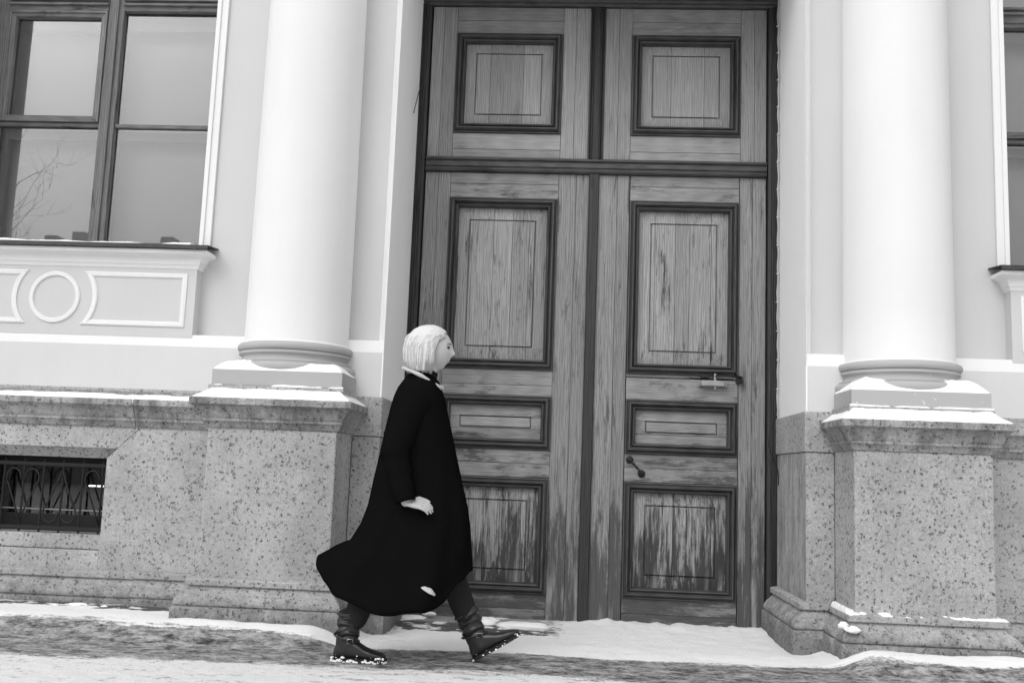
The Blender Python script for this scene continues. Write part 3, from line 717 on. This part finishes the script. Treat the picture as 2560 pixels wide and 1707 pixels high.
for z in lin(4.38, 1.66, 14):
    x = 1.491+.006*nz(z*2.4, 3.0)
    g = G(); g.box(x-.011, x+.011, 7.160, 7.18, z-.003, z+.003, .001); g.out('cable_clip', 'clip_white', cb)
wire('cable', [(1.484, 7.16, 1.47), (1.46, 7.13, 1.43), (1.43, 7.10, 1.37), (1.412, 7.08, 1.29), (1.425, 7.10, 1.22), (1.46, 7.13, 1.15), (1.492, 7.16, 1.08), (1.50, 7.18, .98)], .0035, 'cable_black', 'thin black wire looping out beside the right jamb stone')
wire('cable', [(-1.19, 7.275, 4.03), (-1.187, 7.24, 3.95), (-1.185, 7.186, 3.88), (-1.183, 7.10, 3.79), (-1.184, 7.038, 3.712), (-1.186, 6.946, 3.575)], .0035, 'cable_black', 'short loose black wire end hanging at the upper left jamb')

# ------------------------------------------------------------------ snow lying on the stone
def snow(name, g, label, group=None):
    o = g.out(name, 'snow', None, True); tag(o, label, 'snow', group); return o
for s in (-1, 1):
    cx = XC+s*OFF; side = 'left' if s < 0 else 'right'; H = .398+.094
    def f(x, y):
        e = min(y-(YP-.094), H-abs(x-cx)); n = nz(x*7, y*7, s*5.0)
        t = 1.377+min(e, .094)*.60+.008*sst(0.0, .02, e)*(1+.4*n)
        t += (.012 if s > 0 else .006)*sst(.05, .095, e)*(1+.4*n)
        return t
    xs = lin(cx-H+.003, cx+H-.003, 90)
    snow('snow_bank', G().grid(xs, lin(YP-.091, YW-.008, 44), f, .02), 'smooth snow on the sloping granite cap of the %s pedestal' % side)
    def f2(x, y):
        e = min(y-(YP+.018), .405-abs(x-cx)); n = nz(x*6, y*6, 2+s*5.0)
        return 1.562+.080*(1-math.exp(-max(e, 0)/.055))*(1+.22*n)+(.012 if s > 0 else 0)*sst(.02, .1, e)
    snow('snow_bank', G().grid(lin(cx-.403, cx+.403, 80), lin(YP+.020, YW-.01, 40), f2, .02), 'snow heaped around the round base of the %s column' % side)
    def f3(x, y):
        n = nz(x*5, 3.0, s*9.0); e = (y-(YP+.005))
        q = sst(-.35, .25, n+(.35 if s > 0 else .15+(x-cx)*1.0))
        return 1.462+.013*q*sst(0, .006, e)+.006*n*q
    snow('snow_strip', G().grid(lin(cx-.415, cx+.415, 90), lin(YP+.0055, YP+.03, 6), f3, .01), 'thin line of snow at the foot of the grey plinth block of the %s column' % side)
def f4(x, y):
    e = (y-(YA-.108)); n = nz(x*3, 2.0, 0.0)
    return 2.402+e*.09+.017*sst(0, .03, e)*(1+1.0*n)
snow('snow_strip', G().grid(lin(WCX[-1]-1.0, WCX[-1]+.93, 140), lin(YA-.104, YU+.2, 16), f4, .02), 'ridge of snow along the metal sill under the left window')
def f5(x, y):
    e = y-(YW-.094); n = nz(x*3, y*6, 8.0)
    return 1.371+min(e, .06)*.62+(.014*sst(0, .02, e)-.03*sst(.045, .062, e-.015*n))*(1+.4*n)
snow('snow_strip', G().grid(lin(-6.3, PLX-.09, 180), lin(YW-.092, YW-.02, 14), f5, .02), 'narrow strip of snow on the granite ledge of the left wall')
cx = XC+OFF
def f6(x, y):
    e = min(y-(YP-.050), .448-abs(x-cx)); n = nz(x*8, y*8, 3.0)
    a = sst(-.40, -.44, x-cx)
    t = .2685+e*.17+(.006+.02*a)*sst(0, .015, e)*(1+1.5*n)
    return t-.012*(1-a)*sst(-.1, .3, -n)
snow('snow_strip', G().grid(lin(cx-.445, cx+.445, 120), lin(YP-.047, YW-.06, 40), f6, .012), 'frayed line of snow on the base moulding of the right pedestal')
# chunks and crumbs of snow
def chunk(c, r, sd):
    g = G()
    def fn(x, y, z):
        n = 1+.35*nz(x/r[0]*1.3+sd, y/r[1]*1.3, z/r[2]*1.3, 3); return (x*n, y*n, z*n)
    g.ball(c, r, 18, 11, fn); return g
CH = [((1.52, 6.62, .03), (.065, .05, .035), 'lump of crusty snow by the foot of the right jamb'),
      ((1.598, 5.90, .262-.05), (.030, .025, .02), 'small snow lump caught in the angle of the right pedestal base'),
      ((1.640, 5.865, .196), (.040, .03, .018), 'snow smear on the left end of the right pedestal base'),
      ((-1.03, 7.05, -.02), (.10, .06, .018), 'flat plate of snow lying on bare flagstones before the left leaf'),
      ((-.93, 7.16, -.005), (.05, .03, .014), 'small slab of snow against the bottom of the left door leaf'),
      ((-.66, 7.12, -.012), (.085, .05, .022), 'squared slab of snow at the door foot, seen under the coat hem'),
      ((-.52, 6.98, -.015), (.11, .07, .028), 'crumbled snow heap before the left leaf, right of the slab'),
      ((-.24, 6.86, -.02), (.17, .07, .03), 'low snow heap in front of the left door leaf beside the front boot'),
      ((-2.98, 6.19, .07), (.11, .035, .028), 'longest sliver of ice at the foot of the left wall'),
      ((-3.13, 6.17, .07), (.03, .025, .02), 'rounded ice pebble at the foot of the left wall'),
      ((-2.83, 6.18, .072), (.04, .025, .018), 'short pointed ice piece at the foot of the left wall'),
      ((-2.62, 6.16, .068), (.04, .02, .012), 'flat ice flake at the foot of the left wall'),
      ((-2.42, 6.14, .07), (.05, .022, .012), 'thin ice flake beside the left pedestal base')]
for i, (c, r, lb) in enumerate(CH):
    o = chunk(c, r, i*3.7).out('snow_lump', 'snow', None, True); tag(o, lb, 'snow')

# ------------------------------------------------------------------ the person striding past
PY = 5.36
per = empty('person', (-.80, PY, 0)); tag(per, 'person in a long black coat and buckled boots striding past the door', 'person')
def remesh(o, vox, sm=4):
    m = o.modifiers.new('remesh', 'REMESH'); m.mode = 'VOXEL'; m.voxel_size = vox; m.use_smooth_shade = True
    if sm: k = o.modifiers.new('smooth', 'SMOOTH'); k.factor = .5; k.iterations = sm
    return o
HC = Vector((-.735, PY, 1.645))
def headfn(x, y, z):
    t = z/.112
    if t < 0: y *= 1-.22*t*t; x = x*(1-.10*t*t) if x > 0 else x*(1+.32*t)
    if x > 0:
        if t > 0: x *= 1+.16*t*t
        gz_ = lambda c, sg: math.exp(-((z-c)/sg)**2); gy = lambda sg, c=0: math.exp(-((abs(y)-c)/sg)**2)
        x += .020*gz_(-.022, .013)*gy(.013)+.012*gz_(.000, .018)*gy(.010)+.005*gz_(.032, .010)*gy(.04)
        x += -.010*gz_(.012, .012)*gy(.014, .032)+.006*gz_(-.056, .006)*gy(.02)+.005*gz_(-.069, .006)*gy(.018)-.004*gz_(-.080, .006)*gy(.02)+.010*gz_(-.098, .014)*gy(.022)
    return (x, y, z)
g = G()
g.ball(HC, (.098, .076, .112), 56, 40, headfn)
L = lambda *p: [Vector(q) for q in p]
g.limb(L((-.80, PY, 1.38), (-.785, PY, 1.47), (-.762, PY, 1.56)), [.07, .055, .056])
g.limb(L((-.80, PY, .90), (-.80, PY, 1.02), (-.80, PY, 1.18), (-.80, PY, 1.32)), [.125, .115, .125, .11])
for sy in (-1, 1): g.limb(L((-.80, PY, 1.32), (-.80, PY+sy*.09, 1.34), (-.80, PY+sy*.15, 1.34)), [.09, .06, .05])
SH = {-1: L((-.80, PY-.165, 1.345), (-.885, PY-.245, 1.09), (-.805, PY-.272, .835)), 1: L((-.80, PY+.165, 1.345), (-.86, PY+.225, 1.09), (-.70, PY+.235, .86))}
for sy in (-1, 1):
    a, b, c = SH[sy]; g.limb([a, a.lerp(b, .5), b, b.lerp(c, .5), c], [.056, .05, .042, .038, .028])
    d = (Vector((.98, 0, -.16)) if sy < 0 else Vector((.5, 0, -.85))).normalized(); up = Vector((-d.z, -sy*.95*1.0, d.x*.55)).normalized(); up = (up-d*up.dot(d)).normalized(); inn = d.cross(up); inn = inn if inn.z < 0 else -inn; hs = .88
    pb = c+d*.005
    for k in (-1.5, -.5, .5, 1.5): g.limb([pb+up*(k*.012), pb+d*.05*hs+up*(k*.019*hs), pb+d*.088*hs+up*(k*.021*hs)], [.0135, .0125, .010], 10)
    for k, ln in ((1.5, .072), (.5, .08), (-.5, .074), (-1.5, .058)):
        ln *= hs; q = pb+d*.088*hs+up*(k*.0215); pts = [q]; dd = d.copy()
        for j, fr in enumerate((.45, .32, .23)):
            dd = (dd+inn*(.26+.14*j)-up*(.03)).normalized(); q = q+dd*ln*fr; pts.append(q)
        g.limb(pts, [.0084, .0078, .007, .006], 10)
    q = pb+d*.022+up*.022; t1 = q+(d*.75+up*.55-inn*.15).normalized()*.040; t2 = t1+(d*.97+up*.1+inn*.2).normalized()*.034; t3 = t2+(d*.98-up*.12+inn*.2).normalized()*.022
    g.limb([q, t1, t2, t3], [.0115, .0095, .0082, .0066], 10)
LEG = {-1: L((-.80, PY-.085, .90), (-.985, PY-.078, .50), (-1.105, PY-.068, .10)), 1: L((-.79, PY+.085, .90), (-.625, PY+.088, .505), (-.455, PY+.085, .125))}
FT = {-1: Vector((-.99, PY-.068, .038)), 1: Vector((-.33, PY+.086, .125))}
for sy in (-1, 1):
    a, b, c = LEG[sy]; g.limb([a, a.lerp(b, .5), b, b.lerp(c, .35), c, FT[sy]], [.088, .075, .055, .050, .030, .018])
remesh(g.out('body', 'skin', per, True), .0048, 2)
for sy in (-1, 1):
    g = G(); g.ball(HC+Vector((.0805, sy*.0305, .0125)), (.010, .013, .0075), 12, 8); g.out('eye', 'eye_dark', per, True)
    g = G(); g.tube([HC+Vector((.094, sy*.016, .030)), HC+Vector((.090, sy*.030, .035)), HC+Vector((.075, sy*.046, .031))], [.003, .0036, .002], 6); g.out('eyebrow', 'brow_hair', per, True)
g = G(); g.tube([HC+Vector((.066, -.022, -.063)), HC+Vector((.084, -.010, -.0625)), HC+Vector((.084, .010, -.0625)), HC+Vector((.066, .022, -.063))], [.002, .0045, .0045, .002], 6); g.out('lips', 'lip', per, True)
# hair: shell plus loose strands
rows = [(1.770, .018, .018), (1.763, .05, .046), (1.745, .082, .070), (1.715, .102, .088), (1.675, .112, .095), (1.63, .115, .098), (1.585, .110, .095), (1.55, .100, .088), (1.525, .088, .08)]
hx = -.776
def hop(z): return 0.0 if z > 1.733 else math.radians(28+36*sst(1.735, 1.675, z))
def hpt(th, fr, k=1.0):
    t = fr*(len(rows)-1); i = min(int(t), len(rows)-2); u = t-i
    z, a, b = [rows[i][q]*(1-u)+rows[i+1][q]*u for q in range(3)]
    o = hop(z); ang = o+(2*PI-2*o)*th
    n = 1+.035*nz(math.cos(ang)*5, math.sin(ang)*5, z*6)
    cxh = hx+(.012 if z > 1.72 else .0)
    return Vector((cxh+a*k*n*math.cos(ang), PY+b*k*n*math.sin(ang), z+.004*nz(ang*3, z*8)))
g = G(); NU = 60; NV = 26
v = [hpt(i/NU, j/NV) for j in range(NV+1) for i in range(NU+1)]
f = [(j*(NU+1)+i, j*(NU+1)+i+1, (j+1)*(NU+1)+i+1, (j+1)*(NU+1)+i) for j in range(NV) for i in range(NU)]
g.add(v, f+[tuple(range(NU))]); hair = g.out('hair', 'hair_pale', per, True)
sm = hair.modifiers.new('solid', 'SOLIDIFY'); sm.thickness = .022; sm.offset = -1 if False else 0
random.seed(5); g = G()
for k in range(900):
    th = random.random(); th = random.choice((th, random.uniform(0, .08), random.uniform(.92, 1))) ; e = random.uniform(.8, 1.03); kk = random.uniform(1.04, 1.13); tw_ = random.uniform(-.03, .03)
    pts = [hpt(min(1, max(0, th+tw_*t)), min(1.0, .04+(e-.04)*t), kk+.02*t) for t in (0, .2, .4, .6, .8, 1.0)]
    pts[-1].z -= random.uniform(0, .018)
    g.tube(pts, [.0012, .0022, .0024, .0024, .002, .0008], 3)
st_ = g.out('hair_strands', 'hair_pale', hair, True); st_['kind'] = 'stuff'
# knitted neck and pale collar
g = G(); g.tube([(-.80, PY, 1.40), (-.79, PY, 1.46), (-.768, PY, 1.53), (-.76, PY, 1.545)], [.085, .066, .062, .058], 24); g.out('roll_neck', 'knit_black', per, True)
g = G(); q = []
for i in range(29):
    a = PI*2*i/28; q.append((-.788+.104*math.cos(a), PY+.098*math.sin(a), 1.492-.052*math.cos(a)+.004*math.sin(3*a)))
g.tube(q, [.010+.002*math.sin(i*1.3) for i in range(29)], 10, 1.6); g.out('collar', 'scarf_pale', per, True)
# coat
CR = [(1.505, -.865, -.735, .07), (1.47, -.892, -.703, .115), (1.43, -.915, -.688, .175), (1.39, -.930, -.672, .208), (1.34, -.944, -.660, .222), (1.22, -.969, -.628, .222), (1.08, -.995, -.592, .215),
      (.94, -1.022, -.556, .220), (.80, -1.045, -.520, .232), (.70, -1.078, -.505, .245), (.61, -1.130, -.500, .255)]
HX = [(-1.31, .515), (-1.27, .45), (-1.228, .39), (-1.012, .287), (-.965, .278), (-.825, .266), (-.687, .285), (-.597, .335), (-.505, .46), (-.49, .48)]
def hemz(x):
    for (a, b), (c, d) in zip(HX, HX[1:]):
        if a <= x <= c: return b+(d-b)*(x-a)/(c-a)
    return HX[0][1] if x < HX[0][0] else HX[-1][1]
NA = 72; v = []; nr = 0
def cpt(z, xb, xf, hw, a, fold):
    k = 1+fold*(math.sin(6*a+.8+z*2)+.6*math.sin(11*a+1.9-z*3))
    return Vector(((xb+xf)/2+(xf-xb)/2*math.cos(a)*(1+(k-1)*.5), PY+hw*math.copysign(abs(math.sin(a))**.85, math.sin(a))*k, z))
for z, xb, xf, hw in CR:
    fo = .035*sst(1.15, .6, z)+.006
    v += [cpt(z, xb, xf, hw, 2*PI*i/NA, fo) for i in range(NA)]; nr += 1
z0, xb0, xf0, hw0 = CR[-1]
for j in range(1, 11):
    t = j/10
    for i in range(NA):
        a = 2*PI*i/NA; p0 = cpt(z0, xb0, xf0, hw0, a, .041); p1 = cpt(.4, -1.300, -.496, .275, a, .06); p1.z = hemz(p1.x)+.008*math.sin(9*a)
        if math.cos(a) < -.75: p0 = p0+Vector((-.05*(t*(1-t))*2, 0, 0))
        v.append(p0.lerp(p1, t)+Vector((0, .012*math.sin(t*5+a*4)*t, 0)))
    nr += 1
f = [(j*NA+i, j*NA+(i+1) % NA, (j+1)*NA+(i+1) % NA, (j+1)*NA+i) for j in range(nr-1) for i in range(NA)]
coat = mk('coat', v, f, 'coat_black', per, True)
m = coat.modifiers.new('solid', 'SOLIDIFY'); m.thickness = .008; m.offset = 0
for sy in (-1, 1):
    a, b, c = SH[sy]; a = a+Vector((0, -sy*.015, .015)); pts = []; rad = []
    for i in range(25):
        t = i/24; p = a.lerp(b, t*2) if t < .5 else b.lerp(c, (t-.5)*2)
        if abs(t-.5) < .12: p = p*.7+(a.lerp(b, .85)+b.lerp(c, .15))*.15
        pts.append(p+Vector((0, sy*.004, 0))); rad.append(.088*(1-t)**1.0*.55+.05+.003*math.sin(t*38)+.002*math.sin(t*71))
    g = G(); g.tube(pts, rad, 20); o = g.out('sleeve', 'coat_black', coat, True)
g = G(); g.tube([(-.722, PY-.262, .425), (-.69, PY-.268, .412), (-.66, PY-.268, .395), (-.636, PY-.262, .376)], [.006, .015, .016, .006], 10, .35); g.out('coat_lining', 'scarf_pale', coat, True)
# trousers
for sy in (-1, 1):
    a, b, c = LEG[sy]; g = G(); c2 = b.lerp(c, .70)
    pts = [a.lerp(b, t) for t in (0, .3, .6, .9)]+[b.lerp(c2, t) for t in (.1, .3, .5, .75, 1)]
    g.limb(pts, [.105, .100, .09, .078, .075, .073, .070, .067, .062], 18); o = g.out('trouser_leg', 'trouser_dark', per, True); remesh(o, .008, 3)
# boots
def boot(hx_, hy, hz, al, dark):
    ca, sa = math.cos(al), math.sin(al)
    T = lambda x, y, z: Vector((hx_+(x+.085)*ca-z*sa, hy+y, hz+(x+.085)*sa+z*ca))
    g = G(); v = []; n = 18
    secs = [(-.086, .014, .05), (-.078, .028, .075), (-.06, .036, .10), (-.03, .040, .118), (.01, .041, .118), (.045, .042, .098), (.08, .044, .076), (.115, .046, .062), (.15, .043, .052), (.175, .034, .044), (.19, .018, .035)]
    for x, hw, zt in secs:
        for k in range(n):
            a = 2*PI*k/n; cc, ss = math.cos(a), math.sin(a)
            v.append(T(x, hw*math.copysign(abs(cc)**.7, cc), .014+(zt-.014)*(.5+.5*math.copysign(abs(ss)**.8, ss))))
    f = [(j*n+k, j*n+(k+1) % n, (j+1)*n+(k+1) % n, (j+1)*n+k) for j in range(len(secs)-1) for k in range(n)]+[tuple(range(n)), tuple(range((len(secs)-1)*n, len(secs)*n))]
    g.add(v, f)
    v = []; n = 28; R = 30
    for j in range(R+1):
        t = j/R; z = .045+.205*t
        for k in range(n):
            a = 2*PI*k/n
            w_ = .0050*math.sin(t*30+1.5*math.sin(a+.6))+.0035*math.sin(t*47+2.2*math.sin(a*2+1.0))
            w_ *= sst(.25, .5, t)
            v.append(T(-.026+.022*t+(.052+.018*t+w_)*math.cos(a), (.042+.017*t+w_)*math.sin(a), z+.006*math.sin(a*2+t*9)*t))
    f = [(j*n+k, j*n+(k+1) % n, (j+1)*n+(k+1) % n, (j+1)*n+k) for j in range(R) for k in range(n)]+[tuple(range(n)), tuple(range(R*n, R*n+n))]
    g.add(v, f); b = g.out('boot', 'leather', per, True); remesh(b, .0045, 2)
    g = G(); out = []
    for x, hw, zt in secs: out.append((x*1.015, hw+.004))
    pl = [(x, y) for x, y in out]+[(x, -y) for x, y in out[::-1]]
    n = len(pl); v = [T(x, y, 0) for x, y in pl]+[T(x, y, .020) for x, y in pl]
    g.add(v, [tuple(range(n)), tuple(range(2*n-1, n-1, -1))]+[(i, (i+1) % n, (i+1) % n+n, i+n) for i in range(n)]); g.out('sole', 'sole_rubber', b)
    q = [T(-.022+.066*math.cos(a), .055*math.sin(a), .112+.018*math.cos(a+PI)+.004) for a in [2*PI*i/24 for i in range(25)]]
    g = G(); g.tube(q, .0065, 6, .6); g.out('strap', 'leather', b, True)
    a = -PI*.36; c = T(-.022+.071*math.cos(a), .060*math.sin(a), .112+.018*math.cos(a+PI)+.004)
    g = G(); tx = Vector((math.cos(a+PI/2), math.sin(a+PI/2), 0)); dz_ = Vector((0, 0, 1)); 
    cs = [c+tx*.015-dz_*.011, c+tx*.015+dz_*.011, c-tx*.015+dz_*.011, c-tx*.015-dz_*.011, c+tx*.015-dz_*.011]
    g.tube(cs, .0022, 6); g.out('buckle', 'buckle_metal', b, True)
    random.seed(3 if dark else 4); g = G()
    for k in range(330 if not dark else 90):
        i = random.randrange(len(secs)-1); u = random.random(); x = secs[i][0]*(1-u)+secs[i+1][0]*u; hw = (secs[i][1]*(1-u)+secs[i+1][1]*u)
        sd_ = random.choice((-1, -1, 1)); z = abs(random.gauss(.004, .009)); x += random.gauss(0, .004); r = .0012+.007*random.random()**2.2
        if .03 < x < .08 and random.random() < .5: continue
        g.ball(T(x, sd_*(hw+.002), z), (r*random.uniform(.8, 1.8), r*.7, r*random.uniform(.6, 1.1)), 6, 4, lambda x, y, z: (x*random.uniform(.7, 1.3), y, z*random.uniform(.7, 1.3)))
    s_ = g.out('snow_crust', 'snow', b, True); s_['kind'] = 'stuff'
boot(-1.176, PY-.068, .0, 0.0, False)
boot(-.452, PY+.086, .004, math.radians(31), True)

# ------------------------------------------------------------------ across the street, seen only as reflections in the glass
far = empty('house', (-16, -22, 0)); tag(far, 'low house with chimneys across the street, reflected in the left window', 'house')
g = G(); g.box(-40, 6, -32, -22, -.1, 8.4); g.out('wall', 'facade_far', far)
g = G(); g.prism([(-32.4, 8.4), (-21.6, 8.4), (-27, 9.6)], 'x', -40.2, 6.2); g.out('roof', 'roof_far', far)
for x, hgt in ((-20.2, 1.2), (-19.1, 1.5), (-15.6, 1.3), (-12.6, 1.1), (-11.6, 1.1), (-5, 1.4), (0, 1.3)):
    g = G(); g.box(x-.26, x+.26, -23.6, -22.9, 8.4, 8.8+hgt*.55, .05); g.out('chimney', 'facade_far', far)
random.seed(11)
tr = empty('tree', (-17.6, -15.5, 0)); tag(tr, 'bare tree across the street, reflected in the left window', 'tree')
g = G(); tw = G()
def grow(p, d, L, r, lev):
    q = [Vector(p)]; n = 5; dd = Vector(d).normalized()
    for i in range(n):
        dd = (dd+Vector((random.gauss(0, .12), random.gauss(0, .12), random.gauss(0, .08)+.02*lev))).normalized(); q.append(q[-1]+dd*L/n)
    (g if lev < 2 else tw).tube(q, [r*(1-.55*i/n) for i in range(n+1)], 7 if lev < 2 else 4)
    if lev < 5:
        for k in range(4 if lev < 3 else 3):
            t = random.randint(2, n); a = random.uniform(0, 2*PI); side = dd.orthogonal().normalized(); side = Matrix.Rotation(a, 3, dd) @ side
            grow(q[t], dd*.75+side*random.uniform(.45, .9), L*random.uniform(.55, .75), r*.5*(1-.4*(t/n))+.002, lev+1)
grow((-17.6, -15.5, -.1), (0, 0, 1), 4.9, .26, 0)
g.out('trunk', 'bark', tr, True); cr = tw.out('crown', 'bark', tr, True); cr['kind'] = 'stuff'
